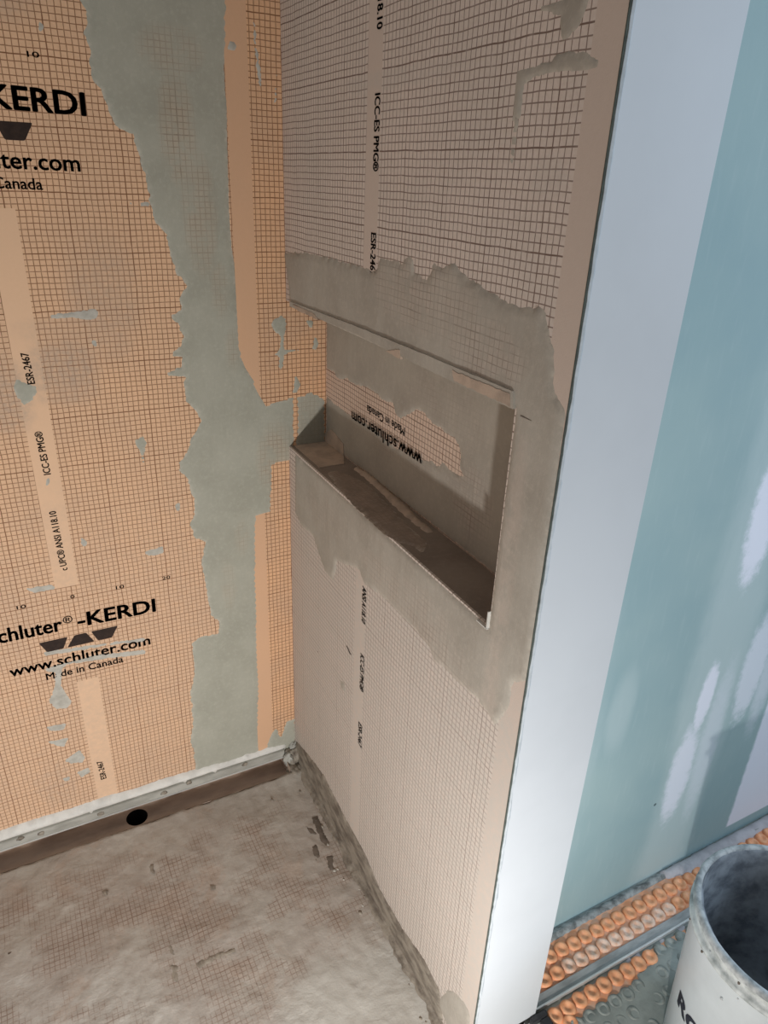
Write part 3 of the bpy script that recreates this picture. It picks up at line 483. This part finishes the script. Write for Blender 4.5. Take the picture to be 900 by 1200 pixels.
for s, z0, z1 in (('c UPC® ANSI A118.10', 1.848, 1.6814), ('ICC-ES PMG®', 1.6043, 1.5023), ('ESR-2467', 1.4164, 1.3515), ('ANSI A118.10', 0.7783, 0.6964), ('ICC-ES PMG®', 0.6192, 0.5285), ('ESR-2467', 0.4409, 0.3779)):
    lettering(s, 'part', (-0.3885 if z0 > 1 else -0.394, z0), (-0.3885 if z0 > 1 else -0.394, z1), 0.017, wall_part, M_ink, 0.026, flip=-1)
# niche linings
patch('mortar_coat', 'niche', [(-0.003, HEAD - .003), (-0.003, SILL + .002), (JAMB + .003, SILL + .002), (JAMB + .003, HEAD - .003)], M_mortar_n, wall_part, thick=0.0022, holes=[DATA['N_hole']], seed=11.1, jit=0.003,
      thin=[(-0.60, 1.02, 0.06, 0.07, 0.8), (-0.35, 1.03, 0.25, 0.03, 0.3), (-0.5, 1.15, 0.15, 0.06, 0.25)])
lettering('Made in Canada', 'niche', (-0.3677, 1.079), (-0.2099, 1.0785), 0.0165, wall_part, M_ink, 0.016, flip=-1, h=0.0005)
lettering('www.schluter.com', 'niche', (-0.438, 1.050), (-0.144, 1.047), 0.024, wall_part, M_ink, 0.02, flip=-1, h=0.0032)
band('corner_piece', 'niche', [(-0.004, 0.933), (-0.004, 0.955), (-0.040, 0.973), (-0.075, 0.966), (-0.104, 0.960), (-0.106, 0.933)], M_beige, wall_part, 0.0, 0.0034, seed=12)
band('corner_piece', 'sill', [(0.012, -0.003), (0.088, -0.003), (0.088, -0.108), (0.070, -0.150), (0.012, -0.150)], M_beige, wall_part, 0.0, 0.0018, seed=13)
patch('mortar_ridge', 'sill', DATA['S_ridge'], M_beige, wall_part, thick=0.006, step=0.006, jit=0.003, ramp=0.006, seed=14, relief=0.002)
patch('mortar_coat', 'sill', DATA['S_beige'], M_mortar_s, wall_part, thick=0.0022, seed=15, relief=0.001, thin=[(0.04, -0.4, 0.2, 0.6, 0.9)])
# small chrome-bright corner of the edge band at the lower right of the opening
boxes('edge_corner', [(-0.0045, 0.004, JAMB - .0005, JAMB + .0012, SILL - .004, SILL + .024), (-0.0045, 0.004, JAMB - .0005, JAMB + .024, SILL - .005, SILL - .0034)], M_white_mortar, wall_part)
# end face
boxes('end_board', [(0.003, THICK, END - .001, END + .012, 0.055, TOP)], M_white, wall_part, 0.0015)
boxes('side_board', [(THICK - .012, THICK - .0005, END + .012, RIGHT_Y + .002, OUT_Z, TOP)], M_white, wall_part)
def bead_strip(name, x0, x1, mat, yb, amp, seed):
    bm = bmesh.new(); prev = None; k = 260
    for i in range(k + 1):
        z = 0.07 + (TOP - 0.07) * i / k; n1 = noise.noise(Vector((z * 40, seed, 0))) + .6 * noise.noise(Vector((z * 120, seed, 3)))
        n2 = noise.noise(Vector((z * 22, seed + 5, 0))) + .6 * noise.noise(Vector((z * 90, seed, 7)))
        ring = [bm.verts.new(p) for p in ((x0 + amp * .3 * n1, yb + .004, z), (x0 + amp * .5 * n1, yb - .0012, z), ((x0 + x1) / 2, yb - .0016 - .0003 * n2, z), (x1 + amp * n2, yb + .0006, z))]
        if prev:
            for a in range(3): bm.faces.new((prev[a], prev[a + 1], ring[a + 1], ring[a]))
        prev = ring
    bmesh.ops.recalc_face_normals(bm, faces=bm.faces[:])
    me = bpy.data.meshes.new(name); bm.to_mesh(me); bm.free()
    if sum((p.normal * p.area for p in me.polygons), Vector()).y > 0: me.flip_normals()
    return link(name, me, mat, wall_part)
bead_strip('edge_filler', 0.0015, 0.008, M_bead, END - .001, 0.003, 4.0)
boxes('joint_line', [(-0.0006, 0.002, END - .0014, END + .0004, 0.0, TOP)], M_gapgreen, wall_part)

# ================================================================== RIGHT WALL
wall_right = tag(boxes('wall_right', [(THICK, 2.4, RIGHT_Y, RIGHT_Y + .10, OUT_Z - .02, TOP)], M_green), 'green plasterboard wall with white filler streaks', kind='structure')

# ================================================================== FLOORS
FRONT = -0.060
def heights(x, y):
    h = 0.0030 * noise.fractal(Vector((x * 9, y * 9, 1.7)), 1.0, 2.1, 4) + 0.0016 * noise.ridged_multi_fractal(Vector((x * 24, y * 15, 5.1)), 1.0, 2.0, 3, 1.0, 2.0)
    h += 0.0007 * noise.noise(Vector((x * 110, y * 80, 2)))
    e = math.exp(-((y - FRONT) / 0.02) ** 2)                       # ragged ridge along the drain
    h += e * (0.001 + 0.0025 * noise.noise(Vector((x * 16, 0, 8))))
    h += 0.002 * math.exp(-((x + 0.05) / 0.03) ** 2) * noise.noise(Vector((x * 40, y * 30, 8)))
    return h - 0.0012
def floor_mesh():
    xs = np.concatenate([np.arange(-2.4, -0.90, 0.05), np.arange(-0.90, 0.0001, 0.0055), [0.004]])
    ys = np.concatenate([[FRONT + .0035, FRONT + .002], np.arange(FRONT, -0.95, -0.0055), np.arange(-0.98, -2.4, -0.05)])
    co = []; fc = []; W = len(xs)
    for j, y in enumerate(ys):
        for x in xs:
            yy = y + (0.0035 * noise.noise(Vector((x * 28, 3, 0))) + 0.002 * noise.noise(Vector((x * 90, 3, 0))) if j < 3 else 0)
            h = heights(x, y) if j > 1 else (-0.06 if j == 0 else heights(x, y) - 0.003)
            co.append((x, yy, h))
    for j in range(len(ys) - 1):
        for i in range(W - 1):
            fc.append((j * W + i, (j + 1) * W + i, (j + 1) * W + i + 1, j * W + i + 1))
    me = bpy.data.meshes.new('floor_shower'); me.from_pydata(co, [], fc); me.update()
    return link('floor_shower', me, M_floor, None, smooth=True)
floor_s = tag(floor_mesh(), 'trowelled grey brown mortar floor of the shower', kind='structure')
for i, p in enumerate(DATA['F_dark']):
    patch('damp_mortar_dab', 'floor', p, M_dark_mortar if i in (0, 1, 2, 3, 4) else M_cove, floor_s, thick=0.0018, step=0.003, jit=0.0032, cell=0.005, ramp=0.004, seed=90 + i, base=0.0004, relief=0.001)
# cove of mortar where the partition meets the floor
def cove():
    bm = bmesh.new(); prev = None; k = 170
    for i in range(k + 1):
        y = -0.045 + (END + 0.045) * i / k
        a = noise.noise(Vector((y * 22, 1, 0))) + .5 * noise.noise(Vector((y * 80, 1, 4))); b = noise.noise(Vector((y * 17, 9, 0))) + .6 * noise.noise(Vector((y * 70, 2, 4)))
        w = 0.021 + 0.012 * a; hh = 0.007 + 0.004 * b
        ring = [bm.verts.new(p) for p in ((0.002, y, hh + .004), (-0.003, y, hh), (-0.008 - .003 * b, y, hh * .45), (-w * .7, y, 0.004 + .002 * a), (-w, y, -0.003))]
        if prev:
            for q in range(4): bm.faces.new((prev[q], prev[q + 1], ring[q + 1], ring[q]))
        prev = ring
    me = bpy.data.meshes.new('mortar_cove'); bm.to_mesh(me); bm.free()
    if sum((p.normal * p.area for p in me.polygons), Vector()).z < 0: me.flip_normals()
    return link('mortar_cove', me, M_cove, floor_s, smooth=True)
cove()
# crumbs and clots
def clot(name, loc, r, mat, parent, seed, flat=0.5, sub=2):
    bm = bmesh.new(); bmesh.ops.create_icosphere(bm, subdivisions=sub, radius=1.0)
    for v in bm.verts:
        d = 1 + 0.45 * noise.noise(v.co * 1.6 + Vector((seed, 0, 0))) + 0.25 * noise.noise(v.co * 4 + Vector((0, seed, 0))) + 0.12 * noise.noise(v.co * 9 + Vector((0, 0, seed)))
        v.co = Vector((v.co.x * r[0] * d, v.co.y * r[1] * d, v.co.z * r[2] * d)) + Vector(loc)
    me = bpy.data.meshes.new(name); bm.to_mesh(me); bm.free()
    return link(name, me, mat, parent, smooth=True)
for i in range(30):
    y = -0.06 - random.random() * 0.80; x = -0.012 - abs(random.gauss(0, 0.03)); s = 0.0015 + random.random() * 0.003
    clot('mortar_crumb', (x, y, 0.001), (s, s * (1 + random.random() * 1.6), s * .5), random.choice((M_smear, M_cove, M_cove)), floor_s, i * 1.7, sub=1)
for i, (x, y, z, rx, ry, rz, m_) in enumerate([(-0.012, -0.016, 0.008, 0.026, 0.022, 0.034, M_cove), (-0.020, -0.050, -0.006, 0.022, 0.026, 0.014, M_cove), (-0.004, -0.006, 0.040, 0.013, 0.010, 0.016, M_flange), (-0.030, -0.020, 0.018, 0.013, 0.014, 0.020, M_flange)]):
    clot('mortar_clot', (x, y, z), (rx, ry, rz), m_, floor_s, 20 + i * 3, sub=4)

# ================================================================== LINEAR DRAIN
drain = bpy.data.objects.new('linear_drain', None); COL.objects.link(drain); drain.location = (-0.7, -0.02, -0.035)
tag(drain, 'long recessed shower drain channel with round outlet hole at the orange wall base', 'drain')
bpy.context.view_layer.update()
def sub(o):
    o.parent = drain; o.matrix_parent_inverse = drain.matrix_world.inverted(); return o
def tray():
    x0, x1, y0, y1, zb = -2.2, -0.036, FRONT + .004, 0.026, -0.023
    hc, hr = (-0.438, -0.008), 0.0265; bm = bmesh.new(); N = 32
    circ = [bm.verts.new((hc[0] + hr * math.cos(2 * math.pi * i / N), hc[1] + hr * math.sin(2 * math.pi * i / N), zb)) for i in range(N)]
    sq = []
    a, b, c, d = hc[0] - .034, hc[0] + .034, y0, y1
    for i in range(N):
        t = 2 * math.pi * i / N; cx, sy = math.cos(t), math.sin(t); k = 1 / max(abs(cx), abs(sy))
        px, py = cx * k, sy * k
        sq.append(bm.verts.new((hc[0] + px * .034, (y1 + y0) / 2 + py * (y1 - y0) / 2, zb)))
    for i in range(N):
        j = (i + 1) % N; bm.faces.new((circ[i], circ[j], sq[j], sq[i]))
    def quad(*p): bm.faces.new([bm.verts.new(q) for q in p])
    quad((x0, y0, zb), (a, y0, zb), (a, y1, zb), (x0, y1, zb)); quad((b, y0, zb), (x1, y0, zb), (x1, y1, zb), (b, y1, zb))
    quad((x0, y1, zb), (x1, y1, zb), (x1, y1, .03), (x0, y1, .03)); quad((x0, y0, zb), (x0, y0, -.002), (x1, y0, -.002), (x1, y0, zb))
    quad((x1, y0, zb), (x1, y0, .02), (x1, y1, .02), (x1, y1, zb))
    me = bpy.data.meshes.new('channel'); bm.to_mesh(me); bm.free(); sub(link('channel', me, M_tray))
    bm = bmesh.new(); top = []; bot = []
    for i in range(N):
        t = 2 * math.pi * i / N; top.append(bm.verts.new((hc[0] + hr * math.cos(t), hc[1] + hr * math.sin(t), zb))); bot.append(bm.verts.new((hc[0] + hr * math.cos(t), hc[1] + hr * math.sin(t), zb - .09)))
    for i in range(N):
        j = (i + 1) % N; bm.faces.new((top[i], top[j], bot[j], bot[i]))
    bm.faces.new(bot); me = bpy.data.meshes.new('outlet'); bm.to_mesh(me); bm.free(); sub(link('outlet', me, M_black))
tray()
sub(boxes('wall_flange', [(-2.2, -0.036, -0.012, -0.0005, 0.021, 0.044)], M_flange, None, 0.001))
sub(boxes('rim', [(-2.2, -0.036, -0.0135, -0.010, 0.0175, 0.0215)], M_steel, None, 0.0006))
for i, x in enumerate((-0.655, -0.70, -0.365, -0.30, -0.52, -0.15)):
    sub(clot('mortar_dab', (x, -0.0125, 0.034 + .006 * (i % 2)), (0.008, 0.003, 0.006), M_cove, None, i * 2.2))
bead = [(-2.0, 0.041), (-0.036, 0.041), (-0.020, 0.050), (-0.026, 0.056), (-0.045, 0.058), (-0.075, 0.064), (-0.10, 0.060), (-0.14, 0.064), (-0.19, 0.060), (-0.23, 0.066), (-0.30, 0.068), (-0.36, 0.070), (-0.42, 0.067), (-0.50, 0.073), (-0.58, 0.070), (-0.66, 0.074), (-0.75, 0.071), (-1.0, 0.072), (-2.0, 0.070)]
patch('mortar_bead', 'back', bead, M_white_mortar, wall_back, thick=0.0135, step=0.006, jit=0.002, cell=0.010, ramp=0.007, seed=17, relief=0.0015, stretch=(.5, 1))

# ================================================================== BATHROOM FLOOR
FX0 = 0.03
floor_b = tag(boxes('floor_bathroom', [(THICK, 2.4, -2.4, RIGHT_Y + .05, OUT_Z - .06, OUT_Z - .006), (FX0, THICK, -2.4, END - .004, OUT_Z - .06, OUT_Z - .006)], M_outfloor), 'grey mortar coated floor outside the shower', kind='structure')
def slab_patch(name, poly, mat, parent, z, thick, seed, relief=0.0008, cell=0.012):
    o = patch(name, 'floor', poly, mat, parent, thick=thick, step=0.008, jit=0.003, cell=cell, ramp=0.008, seed=seed, base=z, relief=relief, stretch=(1, 1)); return o
slab_patch('mortar_coat', [(0.16, -0.915), (0.20, -0.918), (0.30, -0.915), (0.40, -0.905), (0.50, -0.885), (2.35, -0.885), (2.35, -1.45), (0.10, -1.45), (0.12, -1.0)], M_outfloor, floor_b, OUT_Z - .008, 0.008, 21, relief=0.0014, cell=0.014)
slab_patch('mortar_fillet', [(0.165, -0.876), (1.5, -0.876), (1.5, -0.892), (0.55, -0.890), (0.165, -0.890)], M_mauve, floor_b, OUT_Z - .007, 0.006, 22)
slab_patch('mortar_fillet', [(0.16, -0.757), (1.6, -0.757), (1.6, -0.780), (0.9, -0.783), (0.6, -0.778), (0.3, -0.782), (0.155, -0.780)], M_edge, floor_b, OUT_Z - .006, 0.010, 23)
slab_patch('mortar_fillet', [(0.60, -0.757), (1.6, -0.757), (1.6, -0.788), (0.86, -0.79), (0.72, -0.80), (0.62, -0.782)], M_mauve, floor_b, OUT_Z - .006, 0.013, 24)

def stud_mesh(name, r, h, mat):
    prof = [(r * 1.04, 0.0), (r, h * .35), (r * .90, h * .8), (r * .72, h), (r * .52, h * .92), (r * .34, h * .55), (r * .16, h * .40)]
    S = 18; co = []; fc = []
    for (pr, pz) in prof:
        for s in range(S): co.append((pr * math.cos(2 * math.pi * s / S), pr * math.sin(2 * math.pi * s / S), pz))
    for k in range(len(prof) - 1):
        for s in range(S):
            t = (s + 1) % S; fc.append((k * S + s, k * S + t, (k + 1) * S + t, (k + 1) * S + s))
    fc.append(tuple((len(prof) - 1) * S + s for s in range(S)))
    me = bpy.data.meshes.new(name); me.from_pydata(co, [], fc); me.update(); me.materials.append(mat)
    me.polygons.foreach_set('use_smooth', [True] * len(me.polygons)); return me
ST_O = stud_mesh('stud', 0.0158, 0.0065, M_stud); ST_D = stud_mesh('stud_dusty', 0.0158, 0.0065, M_stud_dusty); ST_G = stud_mesh('stud_coated', 0.0150, 0.0050, M_stud_grey)
def stud(me, x, y, z, parent, tilt=0.0):
    o = bpy.data.objects.new('stud', me); COL.objects.link(o); o.location = (x, y, z); o.rotation_euler = (tilt * random.uniform(-1, 1), tilt * random.uniform(-1, 1), random.random() * 6); o.parent = parent; return o
mat1 = tag(bpy.data.objects.new('membrane_mat', None), 'orange studded floor membrane strip between green wall and metal edging', 'membrane'); COL.objects.link(mat1)
boxes('sheet', [(0.156, 2.35, -0.8515, -0.776, OUT_Z - .006, OUT_Z - .003)], M_matsheet, mat1)
PITCH = 0.0318
for i in range(68):
    x = 0.190 + i * PITCH
    if x > 2.3: break
    stud(ST_O, x, -0.8015 + random.gauss(0, .0006), OUT_Z - .0035, mat1, 0.06)
    stud(ST_D if 2 < i < 13 else ST_O, x - PITCH * .5 + .006, -0.8345 + random.gauss(0, .0006), OUT_Z - .0035, mat1, 0.06)
mat2 = tag(bpy.data.objects.new('membrane_mat', None), 'single row of orange studs half buried in grey mortar beside the metal edging', 'membrane'); COL.objects.link(mat2)
boxes('sheet', [(0.156, 2.35, -0.93, -0.884, OUT_Z - .006, OUT_Z - .0035)], M_matsheet, mat2)
for i in range(66):
    x = 0.187 + i * PITCH
    stud(ST_O if i < 9 else ST_G, x, -0.8965 + (0.001 if i > 1 else -.001), OUT_Z - .0035 - (0.0012 if i in (2, 3) or i > 8 else 0), mat2, 0.08)
stud(ST_O, 0.205, -0.920, OUT_Z - .0045, mat2, 0.05)
for r in range(4):
    for i in range(14):
        x = 0.20 + i * PITCH + (PITCH / 2 if r % 2 == 0 else 0); y = -0.930 - r * 0.033
        if (x - 0.4335) ** 2 + (y + 1.113) ** 2 < 0.14 ** 2 or random.random() < .18: continue
        stud(ST_G, x, y, OUT_Z - .0042, floor_b, 0.10)
edging = tag(bpy.data.objects.new('metal_edging', None), 'grey stained metal edging strip across the orange studded membrane', 'edging'); COL.objects.link(edging)
boxes('base_strip', [(0.158, 2.35, -0.872, -0.853, OUT_Z - .003, OUT_Z + .0015)], M_profile, edging, 0.0006)
boxes('upright_edge', [(0.158, 2.35, -0.8765, -0.8725, OUT_Z - .004, OUT_Z + .006)], M_steel, edging, 0.0008)
trim = tag(bpy.data.objects.new('base_trim', None), 'black rubber trim under the white wall end', 'trim'); COL.objects.link(trim)
boxes('strip', [(0.135, 0.172, -0.893, -0.882, OUT_Z - .006, OUT_Z + .010)], M_rubber, trim, 0.002)
boxes('tongue', [(0.152, 0.172, -0.96, -0.893, OUT_Z - .006, OUT_Z + .006)], M_rubber, trim, 0.002)

# ================================================================== BUCKET
BX, BY, BZ = 0.4335, -1.113, OUT_Z + .002
bucket = tag(bpy.data.objects.new('bucket', None), 'white plastic bucket smeared inside with dark grey mortar', 'bucket'); COL.objects.link(bucket); bucket.location = (BX, BY, BZ)
def lathe(name, prof, mat, S=72, wob=0.0, seed=0.0, closed=False, smooth=True):
    co = []; fc = []; K = len(prof)
    for k, (r, z) in enumerate(prof):
        for s in range(S):
            t = 2 * math.pi * s / S; d = wob * (noise.noise(Vector((math.cos(t) * 5, math.sin(t) * 5, k * .9 + seed))) + .6 * noise.noise(Vector((math.cos(t) * 17, math.sin(t) * 17, k * 1.7 + seed))))
            co.append(((r + d) * math.cos(t), (r + d) * math.sin(t), z + d * .7))
    for k in range(K - 1 + (1 if closed else 0)):
        for s in range(S):
            t = (s + 1) % S; a = k; b = (k + 1) % K; fc.append((a * S + s, a * S + t, b * S + t, b * S + s))
    me = bpy.data.meshes.new(name); me.from_pydata(co, [], fc); me.update()
    return link(name, me, mat, bucket, smooth=smooth)
H = 0.383
body = lathe('body', [(0.001, 0.0), (0.128, 0.0), (0.132, 0.004), (0.1465, 0.335), (0.1485, 0.345), (0.1485, 0.352), (0.1465, 0.353), (0.1465, 0.381), (0.1435, 0.381), (0.129, 0.010), (0.001, 0.010)], M_bucket)
lathe('rim_ring', [(0.1462, 0.349), (0.1555, 0.349), (0.1560, 0.353), (0.1530, 0.357), (0.1500, 0.3575), (0.1500, 0.372), (0.1535, 0.374), (0.1538, 0.380), (0.1515, 0.3835), (0.1445, 0.3835)], M_rim, wob=0.0003)
crust = lathe('mortar_crust', [(0.1545, 0.3765), (0.1542, 0.3838), (0.1500, 0.3860), (0.1440, 0.3850), (0.1420, 0.376)], M_crust, S=140, wob=0.0011, seed=2)
lathe('mortar_residue', [(0.1432, 0.3825), (0.1395, 0.3780), (0.1375, 0.33), (0.1350, 0.26), (0.1315, 0.17), (0.127, 0.10), (0.115, 0.072), (0.07, 0.062), (0.001, 0.060)], M_residue, S=110, wob=0.0022, seed=6)
for i in range(34):
    t = random.uniform(1.5, 5.2); z = random.choice((0.300, 0.33, 0.345, 0.352, 0.36, 0.365, 0.378)); r = 0.1325 + 0.0145 * z / .335 if z < .34 else 0.155 if z < .357 else 0.1505
    s = random.uniform(.0012, .0030); clot('mortar_spot', (r * math.cos(t), r * math.sin(t), z), (s, s, s * 1.2), M_crust if i % 3 else M_dark_mortar, bucket, i * 1.3, sub=1)
def bucket_text(s, ang0, ang1, z0, cap, shear=0.25):
    me = text_mesh(s, 0.05); n = len(me.vertices); co = np.zeros(n * 3); me.vertices.foreach_get('co', co); co = co.reshape(n, 3)
    bm = bmesh.new(); bm.from_mesh(me); bmesh.ops.subdivide_edges(bm, edges=[e for e in bm.edges if e.calc_length() > .15], cuts=2); bmesh.ops.triangulate(bm, faces=bm.faces[:])
    xs = [v.co.x for v in bm.verts]; a, b = min(xs), max(xs)
    for v in bm.verts:
        y = v.co.y / .70; t = math.radians(ang0 + (ang1 - ang0) * ((v.co.x - a) / (b - a)) + shear * y * 4); z = z0 + cap * y; r = 0.132 + 0.0145 * z / .335 + 0.0006
        v.co = Vector((r * math.cos(t), r * math.sin(t), z))
    bm.to_mesh(me); bm.free(); me.update(); return link('printed_lettering', me, plain_mat('navy_print', sh(40, 44, 56), sh(52, 56, 66), 90, 0.6, 0.0), bucket)
bucket_text('RO', 145.4, 178, 0.1525, 0.0325, 0.0)
